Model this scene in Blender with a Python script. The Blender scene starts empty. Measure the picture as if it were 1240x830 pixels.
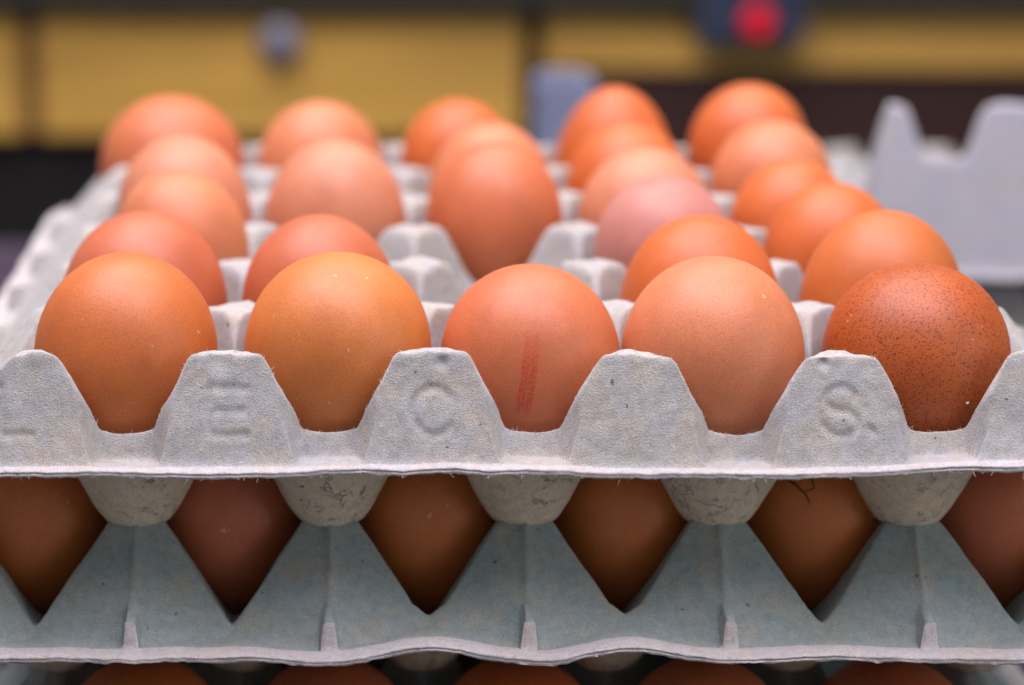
import bpy, math, random
import numpy as np
from mathutils import Vector, Matrix

MM = 0.001
rng = random.Random(7)
scene = bpy.context.scene
col = scene.collection

# ------------------------------------------------------------------ camera
CAM = (-44.3, -657.7, 163.1)          # mm, world
PITCH = math.radians(14.74)
FPX = 2748.0                          # focal length in pixels of the 1240 px wide photograph
cd = bpy.data.cameras.new('camera')
cam = bpy.data.objects.new('camera', cd); col.objects.link(cam)
cam.location = [c * MM for c in CAM]
cam.rotation_euler = (math.pi / 2 - PITCH, 0, 0)
cd.sensor_width = 36.0
cd.lens = 36.0 * FPX / 1240.0
cd.shift_x = (620 - 418) / 1240.0     # off-centre crop of the photograph
cd.clip_start = 0.01; cd.clip_end = 50
cd.dof.use_dof = True
cd.dof.focus_distance = 0.538
cd.dof.aperture_fstop = 6.0
cd.dof.aperture_blades = 9
scene.camera = cam

# ------------------------------------------------------------------ light
world = bpy.data.worlds.new('World'); scene.world = world; world.use_nodes = True
bg = world.node_tree.nodes['Background']
bg.inputs['Color'].default_value = (0.95, 0.94, 1.0, 1)
bg.inputs['Strength'].default_value = 0.235

def area(name, loc, target, sx, sy, power, color):
    ld = bpy.data.lights.new(name, 'AREA'); ld.shape = 'RECTANGLE'
    ld.size = sx; ld.size_y = sy; ld.energy = power; ld.color = color
    o = bpy.data.objects.new(name, ld); col.objects.link(o)
    o.location = loc
    d = Vector(target) - Vector(loc)
    o.rotation_euler = d.to_track_quat('-Z', 'Y').to_euler()
    return o
area('ceiling_lamp', (-0.1, -0.26, 1.25), (0, -0.1, 0), 1.8, 0.85, 41, (0.99, 0.90, 1.0))
area('front_ceiling_lamp', (1.0, -0.75, 0.32), (0, -0.1, -0.02), 0.8, 0.6, 3.2, (0.97, 0.97, 1.0))  # added weak fill, low at front right, stands for no fixture
area('rear_ceiling_lamp', (0.1, 0.75, 1.5), (0.1, 1.25, -0.1), 1.4, 0.5, 23, (1.0, 0.95, 0.88))  # added fill that brightens the counter, stands for no fixture

scene.view_settings.view_transform = 'Standard'
scene.view_settings.look = 'None'
scene.view_settings.exposure = -0.08
scene.view_settings.gamma = 1.0
scene.view_settings.use_curve_mapping = False
scene.render.engine = 'CYCLES'
scene.cycles.use_denoising = True
scene.cycles.max_bounces = 6
scene.cycles.adaptive_threshold = 0.02

# ------------------------------------------------------------------ helpers
def tag(o, label=None, cat=None, group=None, kind=None):
    if label: o['label'] = label
    if cat: o['category'] = cat
    if group: o['group'] = group
    if kind: o['kind'] = kind
    return o

def link(name, data, parent=None):
    o = bpy.data.objects.new(name, data); col.objects.link(o)
    if parent is not None: o.parent = parent
    return o

def mesh_from(name, verts, faces, mats=(), smooth=True):
    me = bpy.data.meshes.new(name)
    me.from_pydata([tuple(v) for v in verts], [], [tuple(f) for f in faces])
    for m in mats: me.materials.append(m)
    me.polygons.foreach_set('use_smooth', [smooth] * len(me.polygons))
    me.update()
    return me

def box_mesh(name, x0, x1, y0, y1, z0, z1, mat, bev=0.0):
    """bevelled box, mm -> m"""
    import bmesh
    bm = bmesh.new()
    bmesh.ops.create_cube(bm, size=1.0)
    for v in bm.verts:
        v.co = Vector(((x0 + x1) / 2 + v.co.x * (x1 - x0), (y0 + y1) / 2 + v.co.y * (y1 - y0), (z0 + z1) / 2 + v.co.z * (z1 - z0))) * MM
    if bev:
        bmesh.ops.bevel(bm, geom=list(bm.edges), offset=bev * MM, segments=2, affect='EDGES')
    me = bpy.data.meshes.new(name); bm.to_mesh(me); bm.free()
    me.materials.append(mat)
    return me

def px2world(px, py, Y):
    """point on the plane y=Y (mm) seen at photograph pixel px, py"""
    dg = Y - CAM[1]
    k = (py + 308.0) * math.cos(PITCH) / FPX
    zc = dg * math.cos(PITCH) / (1 - k * math.sin(PITCH))
    h = k * zc
    return (CAM[0] + (px - 418.0) * zc / FPX, Y, CAM[2] - h, zc)

# ------------------------------------------------------------------ materials
def new_mat(name):
    m = bpy.data.materials.new(name); m.use_nodes = True
    nt = m.node_tree
    return m, nt, nt.nodes['Principled BSDF']

def N(nt, t, **kw):
    n = nt.nodes.new(t)
    for k, v in kw.items():
        if k.startswith('i_'): n.inputs[k[2:].replace('_', ' ')].default_value = v
        else: setattr(n, k, v)
    return n

def ramp(nt, stops, src):
    r = nt.nodes.new('ShaderNodeValToRGB')
    els = r.color_ramp.elements
    while len(els) < len(stops): els.new(0.5)
    for e, (p, c) in zip(els, stops):
        e.position = p; e.color = (*c, 1) if len(c) == 3 else c
    nt.links.new(src, r.inputs['Fac'])
    return r

def mixc(nt, fac, a, b, mode='MIX'):
    m = nt.nodes.new('ShaderNodeMix'); m.data_type = 'RGBA'; m.blend_type = mode
    for s, v in ((m.inputs[0], fac), (m.inputs[6], a), (m.inputs[7], b)):
        if hasattr(v, 'is_output') or isinstance(v, bpy.types.NodeSocket): nt.links.new(v, s)
        else: s.default_value = v if isinstance(v, (int, float)) else (*v, 1) if len(v) == 3 else v
    return m.outputs[2]

def pulp_material(name, base, warm, cool, cracks=False, rough=0.5):
    m, nt, p = new_mat(name)
    L = nt.links.new
    tc = N(nt, 'ShaderNodeTexCoord')
    def noise(scale, detail=4, rough_=0.6):
        n = N(nt, 'ShaderNodeTexNoise'); n.inputs['Scale'].default_value = scale
        n.inputs['Detail'].default_value = detail; n.inputs['Roughness'].default_value = rough_
        L(tc.outputs['Object'], n.inputs['Vector']); return n.outputs['Fac']
    n_big = noise(90, 3); n_mid = noise(420, 4); n_fine = noise(2500, 3, 0.6); n_cool = noise(160, 3); n_f2 = noise(3600, 2, 0.6)
    c = mixc(nt, ramp(nt, [(0.40, (0, 0, 0)), (0.66, (1, 1, 1))], n_big).outputs[0], base, warm)
    c = mixc(nt, ramp(nt, [(0.42, (0, 0, 0)), (0.70, (0.8, 0.8, 0.8))], n_cool).outputs[0], c, cool)
    c = mixc(nt, 0.75, c, ramp(nt, [(0.28, (0.55, 0.55, 0.55)), (0.72, (1.0, 1.0, 1.0))], n_fine).outputs[0], 'MULTIPLY')
    c = mixc(nt, 0.5, c, ramp(nt, [(0.30, (0.66, 0.65, 0.62)), (0.60, (1.0, 1.0, 1.0))], n_mid).outputs[0], 'MULTIPLY')
    # short fibres: dark and coloured flecks
    v = N(nt, 'ShaderNodeTexVoronoi'); v.inputs['Scale'].default_value = 260
    mp = N(nt, 'ShaderNodeMapping'); mp.inputs['Scale'].default_value = (1, 1, 1)
    wob = N(nt, 'ShaderNodeTexNoise'); wob.inputs['Scale'].default_value = 700
    L(tc.outputs['Object'], wob.inputs['Vector'])
    add = N(nt, 'ShaderNodeVectorMath', operation='MULTIPLY_ADD')
    L(wob.outputs['Color'], add.inputs[0]); add.inputs[1].default_value = (0.0016,) * 3; L(tc.outputs['Object'], add.inputs[2])
    L(add.outputs[0], v.inputs['Vector'])
    sep = N(nt, 'ShaderNodeSeparateColor'); L(v.outputs['Color'], sep.inputs[0])
    size = N(nt, 'ShaderNodeMapRange'); L(sep.outputs[0], size.inputs[0])
    size.inputs[1].default_value = 0.70; size.inputs[2].default_value = 1.0; size.inputs[3].default_value = 0.0; size.inputs[4].default_value = 0.14
    lt = N(nt, 'ShaderNodeMath', operation='LESS_THAN'); L(v.outputs['Distance'], lt.inputs[0]); L(size.outputs[0], lt.inputs[1])
    fl = N(nt, 'ShaderNodeMath', operation='MULTIPLY'); L(lt.outputs[0], fl.inputs[0]); fl.inputs[1].default_value = 0.75
    c = mixc(nt, fl.outputs[0], c, (0.10, 0.095, 0.09))
    height = N(nt, 'ShaderNodeMath', operation='MULTIPLY_ADD'); L(n_fine, height.inputs[0]); height.inputs[1].default_value = 0.8
    h2 = N(nt, 'ShaderNodeMath', operation='MULTIPLY_ADD'); L(n_mid, h2.inputs[0]); h2.inputs[1].default_value = 0.45
    h3 = N(nt, 'ShaderNodeMath', operation='MULTIPLY'); L(n_f2, h3.inputs[0]); h3.inputs[1].default_value = 0.5
    L(h3.outputs[0], h2.inputs[2]); L(h2.outputs[0], height.inputs[2])
    hs = height.outputs[0]
    if cracks:
        vc = N(nt, 'ShaderNodeTexVoronoi', feature='DISTANCE_TO_EDGE'); vc.inputs['Scale'].default_value = 100
        add2 = N(nt, 'ShaderNodeVectorMath', operation='MULTIPLY_ADD')
        wob2 = N(nt, 'ShaderNodeTexNoise'); wob2.inputs['Scale'].default_value = 260; wob2.inputs['Detail'].default_value = 4
        L(tc.outputs['Object'], wob2.inputs['Vector'])
        L(wob2.outputs['Color'], add2.inputs[0]); add2.inputs[1].default_value = (0.02, 0.02, 0.006); L(tc.outputs['Object'], add2.inputs[2])
        L(add2.outputs[0], vc.inputs['Vector'])
        keep = ramp(nt, [(0.47, (0, 0, 0)), (0.60, (1, 1, 1))], n_cool)
        cr = ramp(nt, [(0.0, (1, 1, 1)), (0.05, (0, 0, 0))], vc.outputs['Distance'])
        mul = N(nt, 'ShaderNodeMath', operation='MULTIPLY'); L(keep.outputs[0], mul.inputs[0]); L(cr.outputs[0], mul.inputs[1])
        sc_ = N(nt, 'ShaderNodeMath', operation='MULTIPLY'); L(mul.outputs[0], sc_.inputs[0]); sc_.inputs[1].default_value = 0.55
        c = mixc(nt, sc_.outputs[0], c, (0.10, 0.085, 0.065))
        sub = N(nt, 'ShaderNodeMath', operation='SUBTRACT'); L(hs, sub.inputs[0]); L(mul.outputs[0], sub.inputs[1]); hs = sub.outputs[0]
    L(c, p.inputs['Base Color'])
    p.inputs['Roughness'].default_value = 0.92
    p.inputs['Specular IOR Level'].default_value = 0.25
    p.inputs['Sheen Weight'].default_value = 0.12
    b = N(nt, 'ShaderNodeBump'); b.inputs['Strength'].default_value = rough; b.inputs['Distance'].default_value = 0.0006
    L(hs, b.inputs['Height']); L(b.outputs[0], p.inputs['Normal'])
    return m

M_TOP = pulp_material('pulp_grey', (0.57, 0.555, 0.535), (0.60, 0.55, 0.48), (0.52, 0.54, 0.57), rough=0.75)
M_TOP_SHADED = pulp_material('pulp_grey_shaded', (0.37, 0.43, 0.42), (0.43, 0.44, 0.39), (0.31, 0.42, 0.44), rough=0.7)  # same pulp darker and bluer: shade under the upper tray put into the colour
M_UNDER = pulp_material('pulp_underside', (0.95, 0.82, 0.60), (0.95, 0.79, 0.55), (0.90, 0.81, 0.66), cracks=True, rough=0.9)  # beige lightened in place of light coming through the thin pulp
M_BRIM = pulp_material('pulp_brim', (0.64, 0.60, 0.60), (0.64, 0.58, 0.54), (0.60, 0.60, 0.62), rough=0.6)

def egg_material():
    m, nt, p = new_mat('egg_shell')
    L = nt.links.new
    tc = N(nt, 'ShaderNodeTexCoord'); oi = N(nt, 'ShaderNodeObjectInfo')
    off = N(nt, 'ShaderNodeVectorMath', operation='MULTIPLY_ADD')
    L(oi.outputs['Random'], off.inputs[0]); off.inputs[1].default_value = (3.1, 1.7, 2.3); L(tc.outputs['Object'], off.inputs[2])
    vec = off.outputs[0]
    def noise(scale, detail=3, r=0.6):
        n = N(nt, 'ShaderNodeTexNoise'); n.inputs['Scale'].default_value = scale; n.inputs['Detail'].default_value = detail
        n.inputs['Roughness'].default_value = r; L(vec, n.inputs['Vector']); return n.outputs['Fac']
    base = oi.outputs['Color']
    c = mixc(nt, 0.8, base, ramp(nt, [(0.3, (0.86, 0.82, 0.78)), (0.7, (1.08, 1.08, 1.08))], noise(70, 3)).outputs[0], 'MULTIPLY')
    # handling smudges and small pale lime spots
    c = mixc(nt, 0.55, c, ramp(nt, [(0.56, (1, 1, 1)), (0.74, (0.80, 0.74, 0.70))], noise(38, 5, 0.7)).outputs[0], 'MULTIPLY')
    c = mixc(nt, ramp(nt, [(0.745, (0, 0, 0)), (0.79, (0.45,) * 3)], noise(420, 2, 0.4)).outputs[0], c, (0.78, 0.52, 0.36))
    # pores
    pore = noise(2300, 2, 0.5)
    c = mixc(nt, 0.40, c, ramp(nt, [(0.34, (0.62, 0.55, 0.5)), (0.52, (1, 1, 1))], pore).outputs[0], 'MULTIPLY')
    sp = N(nt, 'ShaderNodeAttribute', attribute_type='OBJECT', attribute_name='speckle')
    def dots(scale, lo, mx):
        v = N(nt, 'ShaderNodeTexVoronoi'); v.inputs['Scale'].default_value = scale; L(vec, v.inputs['Vector'])
        s = N(nt, 'ShaderNodeSeparateColor'); L(v.outputs['Color'], s.inputs[0])
        mr = N(nt, 'ShaderNodeMapRange'); L(s.outputs[0], mr.inputs[0]); mr.inputs[1].default_value = lo; mr.inputs[2].default_value = 1
        mr.inputs[3].default_value = 0.0; mr.inputs[4].default_value = mx
        sub = N(nt, 'ShaderNodeMath', operation='SUBTRACT'); L(mr.outputs[0], sub.inputs[0]); L(v.outputs['Distance'], sub.inputs[1])
        r = N(nt, 'ShaderNodeMapRange'); L(sub.outputs[0], r.inputs[0]); r.inputs[1].default_value = 0.0; r.inputs[2].default_value = 0.12
        return r.outputs[0]
    d = N(nt, 'ShaderNodeMath', operation='MAXIMUM'); L(dots(2300, 0.25, 0.68), d.inputs[0]); L(dots(950, 0.82, 0.50), d.inputs[1])
    dm = N(nt, 'ShaderNodeMath', operation='MULTIPLY', use_clamp=True); L(d.outputs[0], dm.inputs[0]); L(sp.outputs['Fac'], dm.inputs[1])
    c = mixc(nt, dm.outputs[0], c, (0.19, 0.030, 0.012))
    L(c, p.inputs['Base Color'])
    p.inputs['Roughness'].default_value = 0.50
    p.inputs['Specular IOR Level'].default_value = 0.55
    p.inputs['Subsurface Weight'].default_value = 0.3
    p.inputs['Subsurface Radius'].default_value = (1.0, 0.35, 0.15)
    p.inputs['Subsurface Scale'].default_value = 0.004
    b = N(nt, 'ShaderNodeBump'); b.inputs['Strength'].default_value = 0.22; b.inputs['Distance'].default_value = 0.00025
    hn = N(nt, 'ShaderNodeMath', operation='ADD'); L(pore, hn.inputs[0]); L(noise(500, 2), hn.inputs[1])
    L(hn.outputs[0], b.inputs['Height']); L(b.outputs[0], p.inputs['Normal'])
    return m
M_EGG = egg_material()

def plain(name, color, rough=0.6, spec=0.4, noise=None, metal=0.0):
    m, nt, p = new_mat(name)
    p.inputs['Roughness'].default_value = rough; p.inputs['Specular IOR Level'].default_value = spec; p.inputs['Metallic'].default_value = metal
    tc = N(nt, 'ShaderNodeTexCoord'); mp = N(nt, 'ShaderNodeMapping')
    sc, stretch, amt = noise or (40, (1, 1, 1), 0.12)
    mp.inputs['Scale'].default_value = stretch
    nt.links.new(tc.outputs['Object'], mp.inputs['Vector'])
    n = N(nt, 'ShaderNodeTexNoise'); n.inputs['Scale'].default_value = sc; n.inputs['Detail'].default_value = 5
    nt.links.new(mp.outputs[0], n.inputs['Vector'])
    r = ramp(nt, [(0.3, tuple(c * (1 - amt) for c in color)), (0.7, tuple(min(1, c * (1 + amt)) for c in color))], n.outputs['Fac'])
    nt.links.new(r.outputs[0], p.inputs['Base Color'])
    return m
M_WOOD = plain('ochre_wood', (0.62, 0.36, 0.075), 0.45, 0.4, (9, (0.6, 1, 6), 0.22))
M_DIV = plain('brown_wood', (0.17, 0.075, 0.025), 0.5)
M_DARK = plain('shade_black', (0.008, 0.007, 0.007), 0.6)  # near-black colour standing in for the shadowed space beneath the drawers
M_BROWN = plain('dark_brown_panel', (0.040, 0.014, 0.010), 0.6)
M_SLAB = plain('dark_green_slab', (0.018, 0.020, 0.016), 0.5)
M_TABLE = plain('purple_cloth', (0.055, 0.038, 0.062), 0.9, 0.2, (30, (1, 1, 1), 0.25))
M_STEEL = plain('blue_grey_metal', (0.17, 0.17, 0.23), 0.4, 0.5)
M_NAVY = plain('navy_plastic', (0.020, 0.030, 0.065), 0.45)
M_NAVY2 = plain('dull_blue_plastic', (0.03, 0.045, 0.08), 0.5)
M_PAPER = plain('pale_blue_paper', (0.20, 0.235, 0.34), 0.7)
M_FIBRE = plain('pale_fibre', (0.72, 0.66, 0.64), 0.9, 0.2)
M_STRAW = plain('dark_straw', (0.035, 0.016, 0.008), 0.7)
M_CRUMB = plain('pale_crumb', (0.75, 0.66, 0.50), 0.8)
mL, ntL, pL = new_mat('red_lamp'); pL.inputs['Base Color'].default_value = (0.6, 0.0, 0.02, 1)
pL.inputs['Emission Color'].default_value = (1.0, 0.0, 0.012, 1); pL.inputs['Emission Strength'].default_value = 0.42
M_RED = mL
# red ink of the stamp: broken strokes, see-through between them
M_INK, nti, pi_ = new_mat('red_ink')
pi_.inputs['Base Color'].default_value = (0.72, 0.035, 0.035, 1); pi_.inputs['Roughness'].default_value = 0.55
tci = N(nti, 'ShaderNodeTexCoord')
brk = N(nti, 'ShaderNodeTexNoise'); brk.inputs['Scale'].default_value = 14; brk.inputs['Detail'].default_value = 3
wv = N(nti, 'ShaderNodeTexVoronoi', feature='DISTANCE_TO_EDGE'); wv.inputs['Scale'].default_value = 11
mpi = N(nti, 'ShaderNodeMapping'); mpi.inputs['Scale'].default_value = (0.45, 1.9, 1)
nti.links.new(tci.outputs['UV'], mpi.inputs[0]); nti.links.new(mpi.outputs[0], wv.inputs['Vector']); nti.links.new(mpi.outputs[0], brk.inputs['Vector'])
rr = ramp(nti, [(0.02, (1.0,) * 3), (0.14, (0.24,) * 3)], wv.outputs['Distance'])
r2 = ramp(nti, [(0.36, (0.15,) * 3), (0.62, (0.9,) * 3)], brk.outputs['Fac'])
ml = N(nti, 'ShaderNodeMath', operation='MULTIPLY'); nti.links.new(rr.outputs[0], ml.inputs[0]); nti.links.new(r2.outputs[0], ml.inputs[1])
sx = N(nti, 'ShaderNodeSeparateXYZ'); nti.links.new(tci.outputs['UV'], sx.inputs[0])
edge = ramp(nti, [(0.0, (0, 0, 0)), (0.18, (1, 1, 1)), (0.55, (1, 1, 1)), (1.0, (0.05,) * 3)], sx.outputs[1])
gap = ramp(nti, [(0.0, (0, 0, 0)), (0.08, (1, 1, 1)), (0.40, (1, 1, 1)), (0.5, (0.35,) * 3), (0.60, (1, 1, 1)), (0.92, (1, 1, 1)), (1.0, (0, 0, 0))], sx.outputs[0])
m2 = N(nti, 'ShaderNodeMath', operation='MULTIPLY'); nti.links.new(ml.outputs[0], m2.inputs[0]); nti.links.new(edge.outputs[0], m2.inputs[1])
m3 = N(nti, 'ShaderNodeMath', operation='MULTIPLY'); nti.links.new(m2.outputs[0], m3.inputs[0]); nti.links.new(gap.outputs[0], m3.inputs[1])
nti.links.new(m3.outputs[0], pi_.inputs['Alpha'])

# ------------------------------------------------------------------ moulded pulp tray, 5 x 6 cells, all in mm
P = 48.0
HP = 25.0          # post height above the brim
CUP = 23.0         # cup depth below the brim
XB, YB = 150.0, 154.5
_tab = np.random.RandomState(11).rand(4096)
def h3(i, j, k):
    return _tab[((i * 73856093) ^ (j * 19349663) ^ (k * 83492791)) & 4095]
def noise3(x, y, z, s, seed=0):
    x = x / s + seed * 17.3 + 400; y = y / s + seed * 5.1 + 400; z = z / s + 400
    i = np.floor(x).astype(np.int64); j = np.floor(y).astype(np.int64); k = np.floor(z).astype(np.int64)
    fx, fy, fz = x - i, y - j, z - k
    fx, fy, fz = (f * f * (3 - 2 * f) for f in (fx, fy, fz))
    r = 0
    for a in (0, 1):
        for b in (0, 1):
            for c in (0, 1):
                r = r + (fx if a else 1 - fx) * (fy if b else 1 - fy) * (fz if c else 1 - fz) * h3(i + a, j + b, k + c)
    return r * 2 - 1
def smin(a, b, k):
    h = np.clip(0.5 + 0.5 * (b - a) / k, 0, 1)
    return b + (a - b) * h - k * h * (1 - h)
def smax(a, b, k): return -smin(-a, -b, k)
def sstep(a, b, x):
    t = np.clip((x - a) / (b - a), 0, 1); return t * t * (3 - 2 * t)

def post_dist(v, half):
    """distance along one axis to the nearest line of posts, 0 outside the outermost line"""
    d = np.abs(((v + half + P / 2) % P) - P / 2)
    return np.where(np.abs(v) > half, 0.0, d)

def tray_height(x, y, hp=HP):
    dx, dy = post_dist(x, 120.0), post_dist(y, 144.0)
    one = np.ones_like(x)
    dome = hp + 0.9 - 0.010 * dx ** 2
    pa = 7.0 + (hp - 7.0) * (18.0 - dx) / (18.0 - 8.6)
    pa = smax(smin(pa, dome + 0.1, 2.2), 6.8 * one, 7.0)
    low = 4.5 - 8.0 * sstep(106, 112, np.abs(x)) + 5.5 * sstep(124, 137, np.abs(x))   # notches dip towards the outer cups
    slope = (hp - low) / (24.0 - 6.4)
    pin = hp - (dy - 6.4) * slope
    pout = hp - (dy + 0.2 * (139 - np.abs(x)) - 9.9) * 1.6      # side flaps are thin: the notch widens inwards
    wq = sstep(104, 112, np.abs(x))
    pb = smax(smin(pin * (1 - wq) + pout * wq, (hp + 0.7) * one, 3.0), low, 2.6)
    ze = np.clip((151.2 - np.abs(y)) * hp / 7.2, 0, 10)
    fa = (151.2 - np.abs(y) - 6.0 * sstep(-2.6, 2.6, dx - 18.2 + 0.28 * ze)) * hp / 7.2
    fb = (143.5 - np.abs(x) - 0.27 * dy) * hp / 21.0
    fb = fb + 0.75 * np.exp(-(dy / 0.9) ** 2) * (np.abs(y) < 143)
    z = smin(pa, pb, 2.0)
    fa = smax(fa, 0 * one, 2.4); fb = smax(fb, 0 * one, 1.4)
    z = smin(z, fa, 1.6); z = smin(z, fb, 1.0)
    cx = np.clip(np.round((x + 96) / P), 0, 4) * P - 96
    cy = np.clip(np.round((y + 120) / P), 0, 5) * P - 120
    r = np.hypot(x - cx, y - cy)
    cup = np.where(r < 19, -CUP + np.clip(r - 7.2, 0, 99) * CUP / 11.8, (r - 19) * 1.4 + np.clip(r - 24, 0, 99) * 3.0)
    z = smin(z, smax(cup, (-CUP - 2.4 + 0.05 * r * r) * one, 4.0), 2.0)
    # little reinforcing tab at the foot of each side flap (6-cell sides)
    tabw = sstep(1.9, 1.5, dy) * sstep(145.6, 144.4, np.abs(x)) * sstep(134, 137, np.abs(x)) * (np.abs(y) < 140)
    z = np.where(tabw > 0.02, np.maximum(z, tabw * (8.2 - 0.25 * (np.abs(x) - 138))), z)
    return z

def seg_dist(px, pz, pts):
    d = np.full_like(px, 99.0)
    for (ax, az), (bx, bz) in zip(pts[:-1], pts[1:]):
        vx, vz = bx - ax, bz - az
        t = np.clip(((px - ax) * vx + (pz - az) * vz) / (vx * vx + vz * vz + 1e-9), 0, 1)
        d = np.minimum(d, np.hypot(px - ax - t * vx, pz - az - t * vz))
    return d
def arc(cx, cz, r, a0, a1, n=14, rz=None):
    return [(cx + r * math.cos(math.radians(a0 + (a1 - a0) * i / n)), cz + (rz or r) * math.sin(math.radians(a0 + (a1 - a0) * i / n))) for i in range(n + 1)]
GLYPH = {  # strokes on the front flaps, mm from the flap centre / above the brim
    0: [[(-5, 17.5), (-5, 6.8), (2.6, 6.8)]],
    1: [[(4.4, 17.3), (-4.2, 17.6), (-4.2, 6.8), (4.6, 6.8)], [(-4.2, 12.4), (3.6, 12.2)]],
    2: [arc(0.4, 12.2, 4.9, 42, 325, 22, 5.3)],
    4: [arc(-0.2, 14.9, 3.4, 20, 270, 14, 2.7) + arc(-0.2, 9.4, 3.9, 90, -170, 14, 2.8), [(6.4, 8.6), (7.4, 7.4)]],
}

def lines(*zones):
    """grid lines: (start, stop, step) zones on the positive side, mirrored"""
    out = []
    for a, b, s in zones:
        n = max(1, int(round((b - a) / s))); out += [a + (b - a) * i / n for i in range(n)]
    return out

def build_tray(name, gx, gy, seed, mats, letters=False, parts=True, wave=None, amp=1.0, coarse=False, thick=1.5):
    X, Y = np.meshgrid(np.array(gx), np.array(gy), indexing='ij')
    nx, ny = X.shape
    # rounded corners
    R = 13.0
    a = np.clip((np.abs(X) - (XB - R)) / R, 0, None); b = np.clip((np.abs(Y) - (YB - R)) / R, 0, None)
    cor = (a > 0) & (b > 0)
    a2 = np.where(cor, a * np.sqrt(np.clip(1 - b * b / 2, 0, 1)), a); b2 = np.where(cor, b * np.sqrt(np.clip(1 - a * a / 2, 0, 1)), b)
    X = np.where(a > 0, np.sign(X) * (XB - R + R * a2), X); Y = np.where(b > 0, np.sign(Y) * (YB - R + R * b2), Y)
    Z = tray_height(X, Y)
    H0 = Z.copy()
    # sag and waviness of the sheet
    Z = Z + 0.5 * amp * noise3(X, Y, Z * 0, 45, seed)
    foot = sstep(9, 0, H0) * (np.maximum(np.abs(X) - 133, np.abs(Y) - 143) > 0)
    if wave is not None: Z = Z + foot * wave(X, Y)
    # ragged crest of the flaps
    Z = Z + sstep(19, 25, H0) * (0.55 * noise3(X, Y, Z * 0, 5.5, seed + 3) + 0.3 * noise3(X, Y, Z * 0, 2.2, seed + 4)) * amp
    V = np.stack([X, Y, Z], -1)
    def normals(V):
        du = np.gradient(V, axis=0); dv = np.gradient(V, axis=1)
        n = np.cross(du, dv); return n / (np.linalg.norm(n, axis=-1, keepdims=True) + 1e-12)
    n = normals(V)
    x, y, z = V[..., 0], V[..., 1], V[..., 2]
    d = 0.32 * noise3(x, y, z, 9, seed) + 0.12 * noise3(x, y, z, 3.2, seed + 1)
    if not coarse: d = d + 0.075 * noise3(x, y, z, 1.3, seed + 2)
    V = V + n * (d * amp)[..., None]
    if letters:
        front = (y < -143) & (y > -151.5)
        push = np.zeros_like(z)
        for k, strokes in GLYPH.items():
            cx = -120 + P * k
            for s in strokes:
                dd = seg_dist(V[..., 0] - cx, V[..., 2], s)
                push = np.maximum(push, sstep(1.35, 0.35, dd))
        V[..., 1] += 0.42 * push * front
        # dents in the crests
        for (cx, cz, r, dep) in ((-24 + 2.5, 23.2, 2.4, 0.9), (72 - 4, 22.8, 2.0, 1.3), (-72 - 2, 23.8, 4.0, 0.7)):
            dd = np.hypot(V[..., 0] - cx, V[..., 2] - cz)
            V[..., 1] += dep * sstep(r, 0, dd) * (y < -140)
    # irregular outer edge
    e = np.maximum(np.abs(X) - (XB - 3), np.abs(Y) - (YB - 3))
    ew = np.clip(e / 3, 0, 1)
    jag = 0.5 * noise3(X, Y, Z * 0, 16, seed + 6) + 0.28 * noise3(X, Y, Z * 0, 3.0, seed + 7) + (0.18 * noise3(X, Y, Z * 0, 0.9, seed + 8) if not coarse else 0)
    out = np.stack([np.sign(X) * (np.abs(X) > XB - 3), np.sign(Y) * (np.abs(Y) > YB - 3), X * 0], -1)
    V = V + out * (ew * jag)[..., None]
    n = normals(V)
    tk = thick + 0.2 * noise3(X, Y, Z * 0, 8, seed + 9)
    ns = n.copy()
    for _ in range(6):                                  # smoothed offset keeps the under-sheet clear of tight folds
        ns[1:-1] = (ns[:-2] + ns[1:-1] + ns[2:]) / 3; ns[:, 1:-1] = (ns[:, :-2] + ns[:, 1:-1] + ns[:, 2:]) / 3
    ns /= np.linalg.norm(ns, axis=-1, keepdims=True)
    B = V - ns * tk[..., None]
    nB = -normals(B)
    # ---- vertices: top sheet, bottom sheet, edge rings
    idx = np.arange(nx * ny).reshape(nx, ny)
    loop = np.concatenate([idx[:, 0], idx[-1, 1:], idx[-2::-1, -1], idx[0, -2:0:-1]])
    T = V.reshape(-1, 3); Bf = B.reshape(-1, 3); NT = n.reshape(-1, 3); NB = nB.reshape(-1, 3)
    lt = T[loop]; lb = Bf[loop].copy()
    nrm2 = np.roll(lt, -1, 0) - np.roll(lt, 1, 0); outw = np.stack([nrm2[:, 1], -nrm2[:, 0], nrm2[:, 0] * 0], -1)
    for _ in range(3): outw = (np.roll(outw, 1, 0) + outw + np.roll(outw, -1, 0)) / 3
    outw /= np.linalg.norm(outw, axis=1, keepdims=True) + 1e-9
    rag = noise3(lt[:, 0], lt[:, 1], lt[:, 2] * 0, 6, seed + 12); rag2 = noise3(lt[:, 0], lt[:, 1], lt[:, 2] * 0, 1.4, seed + 13)
    zz = np.array([[0, 0, 1.0]])
    low = (0.75 * rag * np.abs(rag) + 0.35 * rag2)[:, None]
    slit = (0.10 + 0.75 * noise3(lt[:, 0], lt[:, 1], lt[:, 2] * 0, 22, seed + 14))[:, None]
    rings = [lt + outw * 0.30 - zz * 0.20,
             lt + outw * (0.30) - zz * 0.50,
             lt + outw * (0.28 - np.clip(slit, 0, 1) * 0.45) - zz * 0.64,
             lt + outw * (0.20 + 0.2 * low) - zz * 0.78,
             lt + outw * (0.45 + 0.3 * low) - zz * (1.10),
             lt + outw * (0.15 + 0.3 * low) - zz * (1.55 - 0.6 * low)]
    Bf[loop] = lb - zz * (0.1 - 0.5 * low)
    allv = np.concatenate([T, Bf] + rings) * MM
    alln = np.concatenate([NT, NB] + [outw] * len(rings))
    nl = len(loop); base = 2 * nx * ny
    q = np.stack([idx[:-1, :-1], idx[1:, :-1], idx[1:, 1:], idx[:-1, 1:]], -1).reshape(-1, 4)
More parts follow.
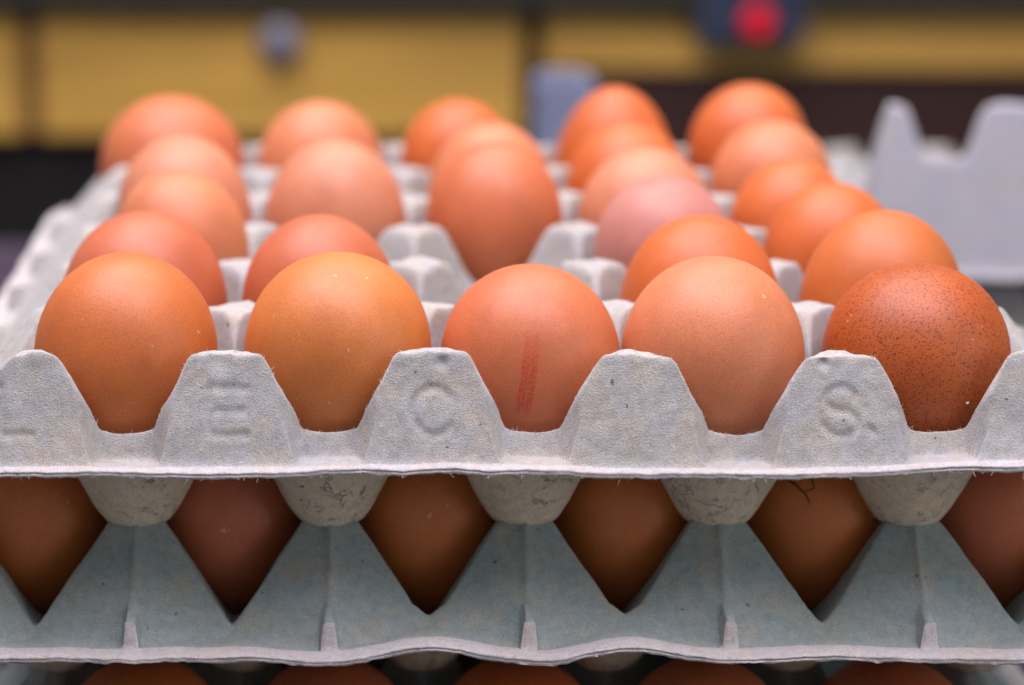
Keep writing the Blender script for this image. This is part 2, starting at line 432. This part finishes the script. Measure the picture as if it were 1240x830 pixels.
    qb = q[:, ::-1] + nx * ny
    chain = [loop] + [base + nl * i + np.arange(nl) for i in range(len(rings))] + [loop + nx * ny]
    ed = []
    for A, Bq in zip(chain[:-1], chain[1:]):
        ed.append(np.stack([A, Bq, np.roll(Bq, -1), np.roll(A, -1)], -1))
    ed = np.concatenate(ed)
    # ---- which part does each quad belong to
    def cen(arr): return (arr[:-1, :-1] + arr[1:, :-1] + arr[1:, 1:] + arr[:-1, 1:]).reshape(-1) / 4
    cxx, cyy, chh = cen(X), cen(Y), cen(H0)
    part = np.zeros(len(q), int)                       # 0 = brim
    ci = np.clip(np.round((cxx + 96) / P), 0, 4).astype(int); cj = np.clip(np.round((cyy + 120) / P), 0, 5).astype(int)
    inside = (np.abs(cxx) < 144.5) & (np.abs(cyy) < 151.6)
    part[inside] = (1000 + ci * 10 + cj)[inside]
    pi2 = np.clip(np.round((cxx + 120) / P), 0, 5).astype(int); pj = np.clip(np.round((cyy + 144) / P), 0, 6).astype(int)
    outer = (np.abs(cxx) > 120) | (np.abs(cyy) > 144)
    ispost = inside & ((chh > 8.4) | (outer & (chh > 1.0)))
    part[ispost] = (2000 + pi2 * 10 + pj)[ispost]
    mt, mu, mb = mats
    def make(nm, qt, qbm, extra=None):
        faces = [qt, qbm] + ([extra] if extra is not None else [])
        F = np.concatenate(faces)
        used, inv = np.unique(F.reshape(-1), return_inverse=True)
        me = bpy.data.meshes.new(nm)
        me.vertices.add(len(used)); me.vertices.foreach_set('co', allv[used].astype(np.float32).ravel())
        me.loops.add(F.size); me.loops.foreach_set('vertex_index', inv.astype(np.int32).ravel())
        me.polygons.add(len(F)); me.polygons.foreach_set('loop_start', np.arange(0, F.size, 4, dtype=np.int32))
        for m in mats: me.materials.append(m)
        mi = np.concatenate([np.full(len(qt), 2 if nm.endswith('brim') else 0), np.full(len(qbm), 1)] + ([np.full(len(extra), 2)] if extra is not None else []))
        me.polygons.foreach_set('material_index', mi.astype(np.int32))
        me.polygons.foreach_set('use_smooth', np.ones(len(F), bool))
        me.update(calc_edges=True)
        if nm.endswith('brim') is False:
            me.normals_split_custom_set_from_vertices(alln[used].tolist())
        return me
    if not parts:
        me = make(name, q, qb, ed)
        return {'whole': me, 'T': T, 'loop': loop}
    res = {}
    for pid in np.unique(part):
        s = part == pid
        if pid == 0: res[('brim', 0, 0)] = make(name + '_brim', q[s], qb[s], ed)
        elif pid < 2000: res[('cup', (pid - 1000) // 10, (pid - 1000) % 10)] = make(name + '_cup', q[s], qb[s])
        else:
            i, j = (pid - 2000) // 10, (pid - 2000) % 10
            kind = 'edge_flap' if i in (0, 5) or j in (0, 6) else 'post'
            res[(kind, i, j)] = make(name + '_' + kind, q[s], qb[s])
    return {'parts': res, 'T': V, 'loop': lt}

def place_tray(data, loc, rotz, label, group, lettered=False):
    t = link('egg_tray', None); t.empty_display_size = 0.02
    t.location = [c * MM for c in loc]; t.rotation_euler = (0, 0, rotz)
    tag(t, label, 'egg tray', group)
    for (kind, i, j), me in data['parts'].items():
        o = link(kind, me, t)
        if lettered and kind == 'edge_flap' and j == 0 and i in GLYPH:
            o['label'] = ('front flap pressed with the letter L', 'front flap pressed with the letter E', 'front flap pressed with the letter C', '', 'front flap pressed with the letter S')[i]
    return t

def mirror(pos): return sorted(set([-p for p in pos] + list(pos)))
# top tray: dense on its front wall
gx1 = mirror(lines((0, 118, 0.62), (118, 150, 0.75)) + [XB])
gy_front = [-v for v in lines((90, 134, 0.75), (134, 142.5, 0.45), (142.5, 151.6, 0.21), (151.6, 154.5, 0.42)) + [YB]]
gy_back = lines((0, 90, 1.15))
gy1 = sorted(set(gy_front + [-v for v in gy_back] + gy_back + lines((90, 142, 1.3), (142, 154.5, 0.7)) + [YB]))
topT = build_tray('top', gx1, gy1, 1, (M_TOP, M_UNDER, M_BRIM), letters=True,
                  wave=lambda X, Y: 0.5 * noise3(X, Y, X * 0, 60, 21) + np.where(Y < -140, 0.9 * sstep(55, 110, X) * sstep(140, 115, X), 0))
tray_top = place_tray(topT, (0, 0, 0), 0, 'uppermost grey pulp egg tray with letters pressed into its front flaps', 'stacked egg trays holding eggs', True)
# second tray: its long side (local -x) faces the front
gxf = [-v for v in lines((100, 118, 0.8), (118, 146, 0.42), (146, 150, 0.4)) + [XB]]
gx2 = sorted(set(gxf + [-v for v in lines((0, 100, 1.2))] + lines((0, 118, 1.3), (118, 150, 1.0)) + [XB]))
gy2 = mirror(lines((0, 144, 0.68), (144, 154.5, 0.6)) + [YB])
def wave2(X, Y):
    # seen from the front world x = -local y; the rim lifts under two of the notches and sags between
    wx = -Y
    w = 3.0 * np.exp(-((wx + 24) / 13) ** 2) + 2.8 * np.exp(-((wx - 24) / 12) ** 2) + 0.8 * np.exp(-((wx - 70) / 14) ** 2)
    w = w - 1.0 * np.exp(-((wx + 48) / 12) ** 2) - 0.6 * np.exp(-((wx - 2) / 10) ** 2)
    return np.where(X < -133, w, 0.6 * noise3(X, Y, X * 0, 40, 33))
secT = build_tray('second', gx2, gy2, 5, (M_TOP_SHADED, M_UNDER, M_BRIM), wave=wave2)
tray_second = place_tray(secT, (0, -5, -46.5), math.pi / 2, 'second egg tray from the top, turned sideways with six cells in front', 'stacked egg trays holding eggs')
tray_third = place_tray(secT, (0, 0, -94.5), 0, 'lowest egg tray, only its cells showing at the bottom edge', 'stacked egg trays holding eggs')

# ------------------------------------------------------------------ setting
table = link('table_top', box_mesh('table_top', -700, 900, -260, 650, -150, -94.5 - CUP - 1.9, M_TABLE, 3)); tag(table, kind='structure')
floor = link('floor', box_mesh('floor', -2500, 2500, -900, 2600, -900, -880, M_DARK)); tag(floor, kind='structure')

# ------------------------------------------------------------------ eggs
EW, EL = 44.0, 57.0
def egg_mesh(name, k=0.10, nu=56, nv=40):
    vs = [(0, 0, EL / 2)]; fs = []
    for i in range(1, nv):
        t = math.pi * i / nv
        r = EW / 2 * math.sin(t) * (1 + k * math.cos(t)) / (1 + k * k * 0.45)
        for j in range(nu):
            a = 2 * math.pi * j / nu
            vs.append((r * math.cos(a), r * math.sin(a), EL / 2 * math.cos(t)))
    vs.append((0, 0, -EL / 2))
    for j in range(nu): fs.append((0, 1 + j, 1 + (j + 1) % nu))
    for i in range(nv - 2):
        for j in range(nu):
            a = 1 + i * nu + j; b = 1 + i * nu + (j + 1) % nu
            fs.append((a, a + nu, b + nu, b))
    last = len(vs) - 1
    for j in range(nu): fs.append((last, last - nu + (j + 1) % nu, last - nu + j))
    return mesh_from(name, [(x * MM, y * MM, z * MM) for x, y, z in vs], fs, (M_EGG,))
EGGS = [egg_mesh('egg_round', 0.08), egg_mesh('egg_blunt', 0.13), egg_mesh('egg_pointed_up', -0.10)]

TAN = (0.64, 0.165, 0.028); YEL = (0.69, 0.205, 0.036); PINK = (0.65, 0.172, 0.050); PEACH = (0.70, 0.225, 0.075)
DARKR = (0.50, 0.098, 0.008); BRN = (0.59, 0.145, 0.045); ORG = (0.67, 0.150, 0.024); PALE = (0.70, 0.255, 0.105); MAUVE = (0.60, 0.235, 0.145)
names = {TAN: 'tan', YEL: 'golden tan', PINK: 'pinkish', PEACH: 'peach', DARKR: 'dark red-brown', BRN: 'brown', ORG: 'orange', PALE: 'pale peach', MAUVE: 'mauve-pink'}
def put_egg(x, y, ztop, w, length, colour, shape=0, tilt=(0, 0), speckle=0.0, label='', group=''):
    o = link('egg', EGGS[shape])
    o.scale = (w / EW, w / EW, length / EL)
    o.rotation_euler = (math.radians(tilt[0]), math.radians(tilt[1]), rng.uniform(0, 6.28))
    o.location = (x * MM, y * MM, (ztop - length / 2) * MM)
    o.color = (colour[0] * 0.90, colour[1] * 0.95, colour[2] * 1.25, 1); o['speckle'] = speckle
    tag(o, label, 'egg', group)
    return o
ROWN = ['front', 'second', 'third', 'fourth', 'fifth', 'rear']
COLN = ['leftmost', 'second', 'middle', 'fourth', 'rightmost']
# (column, row): pixel x of the centre, pixel y of the top, pixel width, colour, shape, tilt, speckle
TABLE = {
    (0, 0): (149, 308, 225, TAN, 0, (4, 0), 0.10), (1, 0): (407, 307, 229, YEL, 1, (7, 0), 0.04), (2, 0): (645, 322, 221, PINK, 0, (3, 2), 0.0),
    (3, 0): (868, 312, 223, PEACH, 0, (2, -3), 0.05), (4, 0): (1117, 321, 225, DARKR, 1, (3, 2), 1.0),
    (0, 1): (172, 257, 204, BRN, 0, (0, -3), 0.05), (1, 1): (388, 261, 192, BRN, 0, (2, -3), 0.05), (3, 1): (850, 262, 194, ORG, 0, (0, -3), 0.04), (4, 1): (1072, 256, 195, TAN, 0, (0, 4), 0.04),
    (0, 2): (218, 206, 167, PEACH, 0, (0, 5), 0), (3, 2): (806, 214, 168, MAUVE, 1, (0, 0), 0), (4, 2): (1010, 222, 166, ORG, 0, (0, 0), 0),
    (0, 3): (222, 165, 164, PALE, 0, (0, 4), 0), (1, 3): (406, 170, 172, PALE, 0, (0, 0), 0), (2, 3): (600, 172, 168, PINK, 0, (0, 0), 0), (3, 3): (784, 180, 164, PALE, 1, (0, 2), 0), (4, 3): (962, 193, 150, ORG, 0, (0, 0), 0),
    (2, 4): (594, 148, 152, PEACH, 0, (0, 2), 0), (3, 4): (763, 148, 152, ORG, 0, (0, 2), 0), (4, 4): (938, 147, 150, PEACH, 1, (0, 0), 0),
    (0, 5): (208, 117, 176, PINK, 1, (0, -3), 0), (1, 5): (389, 123, 154, PEACH, 1, (0, -3), 0), (2, 5): (556, 121, 140, ORG, 1, (0, -4), 0), (3, 5): (746, 105, 146, ORG, 2, (0, 0), 0), (4, 5): (909, 102, 144, ORG, 1, (0, 0), 0),
}
def egg_label(c, r, colour, sp):
    w = names[colour]
    if r == 0:
        return {0: 'tan egg at the left end of the top tray front row', 1: 'golden tan egg, second from left in the top front row',
                2: 'pinkish egg with a red stamp, middle of the top front row', 3: 'peach egg, fourth from left in the top front row',
                4: 'dark red-brown speckled egg at the right end of the front row'}[c]
    return f'{w} egg in the top tray, {COLN[c]} column from left, {ROWN[r]} row'
eggobj = {}
for (c, r), (px, py, wpx, colour, shape, tilt, sp) in TABLE.items():
    yy = -120 + 48 * r
    X, Yw, ztop, zc = px2world(px, py, yy)
    w = wpx * zc / FPX
    length = min(w * 1.32, ztop + 12.5)
    length = max(length, w * 1.12)
    eggobj[(c, r)] = put_egg(X, yy, ztop, w, length, colour, shape, tilt, sp, egg_label(c, r, colour, sp), 'eggs in the top tray')
# second tray, front row of six
for i, (px, colour, wd) in enumerate(((48, TAN, 45), (280, BRN, 44.5), (517, TAN, 44), (752, TAN, 44), (981, TAN, 44.5), (1200, BRN, 45))):
    X, _, _, _ = px2world(px, 660, -101)
    pos = ['left end, cut by the picture edge', 'second from left', 'third from left', 'third from right', 'second from right, marked with dark scratches', 'right end, cut by the picture edge'][i]
    eggobj[('s', i)] = put_egg(X, -101, -46.5 + 43, wd, 57, (colour[0] * 1.02, colour[1] * 1.12, colour[2] * 1.2), 1, (rng.uniform(-3, 3), rng.uniform(-3, 3)), 0.12,
            f'brown egg in the second tray, {pos}', 'eggs in the second tray')
# third tray, front row of five
for i in range(5):
    put_egg(-96 + 48 * i, -118, -94.5 + 31, 42.5, 49, (TAN, BRN, ORG, PINK, BRN)[i], 1, (0, 0), 0.05,
            f'brown egg at the bottom edge in the lowest tray, {COLN[i]} of five', 'eggs in the lowest tray')

# red stamp on the middle front egg: a curved patch of ink lying on the shell
e3 = eggobj[(2, 0)]
bpy.context.view_layer.update()
def egg_surface(o, k, px, py):
    """where the camera ray through a photo pixel meets egg o (ellipsoid of revolution, marched)"""
    p0 = Vector(CAM); X, Y_, Z_, zc = px2world(px, py, -142)
    d = (Vector((X, Y_, Z_)) - p0).normalized()
    inv = o.matrix_world.inverted()
    t = 380.0
    while t < 700:
        q = inv @ ((p0 + d * t) * MM) / MM
        ct = max(-1, min(1, q.z / (EL / 2))); st = math.sqrt(1 - ct * ct)
        r = EW / 2 * st * (1 + k * ct) / (1 + k * k * 0.45)
        if abs(q.z) < EL / 2 and math.hypot(q.x, q.y) < r: return q, d
        t += 0.05
    return None, d
def stamp(o, k):
    nu, nv = 10, 24
    vs, uv = [], []
    for j in range(nv + 1):
        for i in range(nu + 1):
            u, v = i / nu, j / nv
            py = 509 - v * 112; px = 621 + (u - 0.0) * 20 + v * 15 + 2 * math.sin(v * 3)
            q, d = egg_surface(o, k, px, py)
            n = q.copy(); n.z *= 0.6; n.normalize()
            vs.append((q + n * 0.10) * MM); uv.append((u, v))
    fs = [(j * (nu + 1) + i, j * (nu + 1) + i + 1, (j + 1) * (nu + 1) + i + 1, (j + 1) * (nu + 1) + i) for j in range(nv) for i in range(nu)]
    me = mesh_from('ink_stamp', vs, fs, (M_INK,))
    ul = me.uv_layers.new(name='UVMap')
    for lp in me.loops: ul.data[lp.index].uv = uv[lp.vertex_index]
    s = link('ink_stamp', me, o); s['label'] = 'faded red stamp printed down the shell'
    return s
stamp(e3, 0.08)

def blob(name, q, size, mat, parent, seed):
    r = random.Random(seed)
    vs = []
    for i in range(5):
        for j in range(7):
            t = math.pi * (i + .5) / 5; a = 2 * math.pi * j / 7; s = size * r.uniform(.6, 1.2)
            vs.append((q * 1.012 + Vector((s * math.sin(t) * math.cos(a), s * .7 * math.sin(t) * math.sin(a), s * .8 * math.cos(t)))) * MM)
    fs = [(i * 7 + j, i * 7 + (j + 1) % 7, (i + 1) * 7 + (j + 1) % 7, (i + 1) * 7 + j) for i in range(4) for j in range(7)]
    return link(name, mesh_from(name, vs, fs, (mat,)), parent)
for key, k, px, py, sz, m in (((4, 0), 0.13, 1171, 488, 0.45, M_CRUMB),):
    q, d = egg_surface(eggobj[key], k, px, py)
    if q is not None: blob('crumb', q, sz, m, eggobj[key], int(px))
# dark scratch marks on the second-tray egg
def strand(name, o, k, pts, rad, mat):
    qs = []
    for a, b in zip(pts[:-1], pts[1:]):
        for s in range(6):
            f = s / 6
            q, d = egg_surface(o, k, a[0] + (b[0] - a[0]) * f, a[1] + (b[1] - a[1]) * f)
            if q is not None: qs.append(q * 1.004)
    vs, fs = [], []
    for i, q in enumerate(qs):
        dv = (qs[min(i + 1, len(qs) - 1)] - qs[max(i - 1, 0)]).normalized()
        n1 = dv.cross(Vector((0.3, 1, 0.2))).normalized(); n2 = dv.cross(n1)
        rr_ = rad * (1 - 0.6 * i / len(qs))
        for j in range(5):
            a = 2 * math.pi * j / 5; vs.append((q + n1 * rr_ * math.cos(a) + n2 * rr_ * math.sin(a)) * MM)
    for i in range(len(qs) - 1):
        for j in range(5): fs.append((i * 5 + j, i * 5 + (j + 1) % 5, i * 5 + 5 + (j + 1) % 5, i * 5 + 5 + j))
    return link(name, mesh_from(name, vs, fs, (mat,)), o)
strand('scratch', eggobj[('s', 4)], 0.13, [(948, 578), (962, 586), (975, 598), (982, 612)], 0.28, M_STRAW)
strand('scratch', eggobj[('s', 4)], 0.13, [(974, 570), (984, 582), (986, 592), (972, 596)], 0.2, M_STRAW)

# paper fuzz on the front edges of the two trays in focus
def fuzz(tray, pts, nrm, count, seed, lmin=0.5, lmax=1.5):
    r = random.Random(seed); vs, fs = [], []
    for _ in range(count):
        p = Vector(pts[r.randrange(len(pts))]); L_ = r.uniform(lmin, lmax) ** 1.0
        d = (Vector(nrm) + Vector((r.uniform(-.9, .9), r.uniform(-.9, .9), r.uniform(-.6, .9)))).normalized()
        bend = Vector((r.uniform(-1, 1), r.uniform(-1, 1), r.uniform(-1, 1))) * 0.5
        w = r.uniform(0.035, 0.08); side = d.cross(Vector((0.2, 0.3, 1))).normalized(); up = d.cross(side)
        b0 = len(vs)
        for s in range(4):
            f = s / 3; q = p + d * L_ * f + bend * L_ * f * f; ww = w * (1 - 0.75 * f)
            for a in range(3):
                an = 2.094 * a; vs.append((q + side * ww * math.cos(an) + up * ww * math.sin(an)) * MM)
        for s in range(3):
            for a in range(3): fs.append((b0 + s * 3 + a, b0 + s * 3 + (a + 1) % 3, b0 + s * 3 + 3 + (a + 1) % 3, b0 + s * 3 + 3 + a))
    o = link('paper_fuzz', mesh_from('paper_fuzz', vs, fs, (M_FIBRE,)), tray); o['kind'] = 'stuff'
    return o
lp = topT['loop']; fr = lp[lp[:, 1] < -152]
pts = [tuple(v + np.array([0, -0.2, -1.35])) for v in fr if abs(v[0]) < 140] + [tuple(v) for v in fr if abs(v[0]) < 140]
fuzz(tray_top, pts, (0, -0.5, -0.5), 260, 3)
Vt = topT['T']                                   # crest points of the front wall: highest vertex of every grid column
crest = []
ymask = Vt[0, :, 1]
cols_ = Vt[:, :, :]
m = (cols_[..., 1] < -141.0)
zz_ = np.where(m, cols_[..., 2], -99)
for i in range(zz_.shape[0]):
    j = int(np.argmax(zz_[i])); 
    if abs(cols_[i, j, 0]) < 138: crest.append(tuple(cols_[i, j]))
fuzz(tray_top, crest, (0, -0.3, 0.7), 420, 4, 0.3, 1.0)
q_t = [v for v in pts if 112 < v[0] < 122]
fuzz(tray_top, q_t, (0, -0.3, -1.0), 60, 9, 1.0, 2.6)
lp2 = secT['loop']; fr2 = lp2[lp2[:, 0] < -147.5]
fuzz(tray_second, [tuple(v) for v in fr2 if abs(v[1]) < 145] , (-0.5, 0, 0.2), 320, 6)

# ------------------------------------------------------------------ pile of empty trays behind on the right
gxc = mirror(lines((0, 120, 2.0), (120, 150, 1.5)) + [XB]); gyc = mirror(lines((0, 142, 2.0), (142, 152, 0.7), (152, 154.5, 0.8)) + [YB])
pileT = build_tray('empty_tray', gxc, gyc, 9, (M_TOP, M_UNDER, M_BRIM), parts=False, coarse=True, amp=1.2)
NP_ = 5
for i in range(NP_):
    o = link('empty_egg_tray', pileT['whole'])
    z = -60 - (NP_ - 1 - i) * 8.4
    jx, jy, jr = (0, 0, 0) if i == NP_ - 1 else (rng.uniform(-2, 2), rng.uniform(-1, 3), rng.uniform(-.01, .01))
    o.location = ((160 + 120 + jx) * MM, (200 + 144 + jy) * MM, z * MM); o.rotation_euler = (0, 0, jr)
    if i == NP_ - 1: tag(o, 'empty grey egg tray on top of the blurred pile at right, under a carton', 'egg tray', 'nested empty trays')
    else: tag(o, 'empty egg tray nested below the top one of the blurred right-hand pile', 'egg tray', 'nested empty trays')

# open egg carton standing on the pile: two rows of five cells, tall scalloped wall
def carton_mesh():
    hw, hd, hp = 120.0, 46.0, 64.0
    xs = np.array(mirror(lines((0, 112, 1.6), (112, 131, 0.9)) + [131.0])); ys = np.array(mirror(lines((0, 44, 1.6), (44, 57, 0.6)) + [57.0]))
    X, Y = np.meshgrid(xs, ys, indexing='ij')
    dx = post_dist(X, hw); one = np.ones_like(X)
    pa = smax(smin(44 + (hp - 44) * (15.5 - dx) / 5.5, (hp + 0.5 - 0.02 * dx ** 2), 7.0), 44 * one, 4)
    dyc = np.minimum(np.abs(Y), np.abs(np.abs(Y) - hd))
    pb = smax(smin(hp - 6 - (dyc - 5) * 2.6, 60 * one, 1), 6 * one, 2)
    pb = np.where(np.abs(Y) > hd - 1, 70, smax(pb, np.where(np.abs(Y) > hd - 12, hp - (hd - np.abs(Y)) * 2.2, 0), 2))
    z = smin(pa, pb, 2)
    fa = smax((54.5 - np.abs(Y)) * hp / 9.0, 0 * one, 1.5); fb = smax((128 - np.abs(X)) * hp / 10.0, 0 * one, 1.5)
    z = smin(smin(z, fa, 1.5), fb, 2.0)
    cx = np.clip(np.round((X + 96) / P), 0, 4) * P - 96; cy = np.sign(Y + 1e-6) * 23.0
    r = np.hypot(X - cx, Y - cy)
    z = smin(z, np.maximum(2 + np.clip(r - 9, 0, 99) * 2.1 + np.clip(r - 22, 0, 99) * 5, 2), 2)
    z = z * (1 - 0.50 * sstep(-34, -18, Y))
    z = z + 0.6 * noise3(X, Y, z * 0, 14, 41) + 0.25 * noise3(X, Y, z * 0, 4, 42)
    nx, ny = X.shape
    top = np.stack([X, Y, z], -1).reshape(-1, 3); bot = top.copy(); bot[:, 2] -= 2.0
    idx = np.arange(nx * ny).reshape(nx, ny)
    q = np.stack([idx[:-1, :-1], idx[1:, :-1], idx[1:, 1:], idx[:-1, 1:]], -1).reshape(-1, 4)
    loop = np.concatenate([idx[:, 0], idx[-1, 1:], idx[-2::-1, -1], idx[0, -2:0:-1]])
    ed = np.stack([loop, loop + nx * ny, np.roll(loop, -1) + nx * ny, np.roll(loop, -1)], -1)
    me = mesh_from('egg_carton', np.concatenate([top, bot]) * MM, np.concatenate([q, q[:, ::-1] + nx * ny, ed]).tolist(), (M_CARTON,))
    return me
M_CARTON = pulp_material('pulp_lavender', (0.52, 0.51, 0.56), (0.55, 0.52, 0.53), (0.48, 0.50, 0.58))
ct = link('egg_carton', carton_mesh())
ct.location = (278 * MM, 238 * MM, -35 * MM); ct.rotation_euler = (math.radians(-4), 0, math.radians(1))
tag(ct, 'open empty egg carton with scalloped wall, blurred at the right edge', 'egg carton')

# ------------------------------------------------------------------ counter behind
YC = 1250.0
def cx_(px): return CAM[0] + (px - 418) * 1910 / FPX
def cz_(py): return px2world(418, py, YC)[2]
counter = link('wooden_counter', None); counter.location = (0, YC * MM, -0.88)
tag(counter, 'ochre wooden counter with drawers, out of focus behind the eggs', 'counter')
def cpart(name, x0, x1, y0, y1, z0, z1, mat, bev=1.5, parent=counter):
    me = box_mesh(name, x0, x1, y0 - YC, y1 - YC, z0 + 880, z1 + 880, mat, bev)
    return link(name, me, parent)
ztop, zbot, zrail = cz_(9), cz_(166), cz_(86)
body = cpart('carcass', -700, 1000, YC + 24, YC + 500, -880, ztop - 2, M_DARK)
cpart('top_slab', -720, 1020, YC - 25, YC + 520, ztop, ztop + 30, M_SLAB, 3)
for a, b in ((-640, cx_(24)), (cx_(47), cx_(632))):
    d = cpart('drawer', a, b, YC, YC + 20, zbot, ztop - 3, M_WOOD, 2.5)
    # turned knob
    vs, fs = [], []
    kx = (a + b) / 2; kz = cz_(49)
    prof = [(7, 0), (7, -6), (16, -10), (18, -15), (16, -20), (8, -23), (0.1, -23.5)]
    for (r_, yk) in prof:
        for j in range(24):
            an = 2 * math.pi * j / 24; vs.append(((kx + r_ * math.cos(an)) * MM, (yk) * MM, (kz + 880 + r_ * math.sin(an)) * MM))
    for i in range(len(prof) - 1):
        for j in range(24): fs.append((i * 24 + j, i * 24 + (j + 1) % 24, (i + 1) * 24 + (j + 1) % 24, (i + 1) * 24 + j))
    link('knob', mesh_from('knob', vs, fs, (M_STEEL,)), d)
cpart('stile', cx_(24) + 2, cx_(47) - 2, YC + 6, YC + 22, zbot, ztop - 3, M_DIV)
cpart('rail', cx_(657), 1000, YC + 2, YC + 22, zrail, ztop - 3, M_WOOD, 2)
cpart('lower_panel', cx_(657), 1000, YC + 10, YC + 23, -880, zrail - 3, M_BROWN, 2)
# control box with red lamp on the rail
bx0, bx1, bz0 = cx_(838), cx_(964), cz_(50)
cb = link('control_box', None); cb.location = ((bx0 + bx1) / 2 * MM, YC * MM, bz0 * MM)
tag(cb, 'small navy control box with a glowing red round lamp', 'control box')
def bpart(name, x0, x1, y0, y1, z0, z1, mat, bev=2):
    return link(name, box_mesh(name, x0 - (bx0 + bx1) / 2, x1 - (bx0 + bx1) / 2, y0 - YC, y1 - YC, z0 - bz0, z1 - bz0, mat, bev), cb)
bpart('housing', bx0, bx1, YC - 34, YC + 1, bz0, bz0 + 62, M_NAVY2, 4)
bpart('face_plate', cx_(862), cx_(950), YC - 37, YC - 34.2, bz0 + 6, bz0 + 58, M_NAVY)
lx, lz = cx_(906) - (bx0 + bx1) / 2, cz_(20) - bz0
vs = [(lx * MM, -0.047, lz * MM)]; fs = []
for i, (r_, yk) in enumerate(((7, -45), (11.5, -42), (12.5, -37.1))):
    for j in range(28):
        an = 2 * math.pi * j / 28; vs.append(((lx + r_ * math.cos(an)) * MM, yk * MM, (lz + r_ * math.sin(an)) * MM))
for j in range(28): fs.append((0, 1 + j, 1 + (j + 1) % 28))
for i in range(2):
    for j in range(28): fs.append((1 + i * 28 + j, 1 + i * 28 + (j + 1) % 28, 1 + (i + 1) * 28 + (j + 1) % 28, 1 + (i + 1) * 28 + j))
link('lamp_lens', mesh_from('lamp_lens', vs, fs, (M_RED,)), cb)
# pale packet on the table behind the eggs
pk = link('paper_packet', None); pX, _, pZ, pzc = px2world(688, 90, 480)
pk.location = (pX * MM, 0.48, -0.1193); tag(pk, 'pale blue paper packet standing blurred behind the eggs', 'packet')
link('packet_body', box_mesh('packet_body', -16, 15, 0, 30, 0.2, pZ + 116, M_PAPER, 2), pk)
link('packet_fold', box_mesh('packet_fold', -15, 9, 8, 20, pZ + 116.2, pZ + 119, M_PAPER, 1.5), pk)
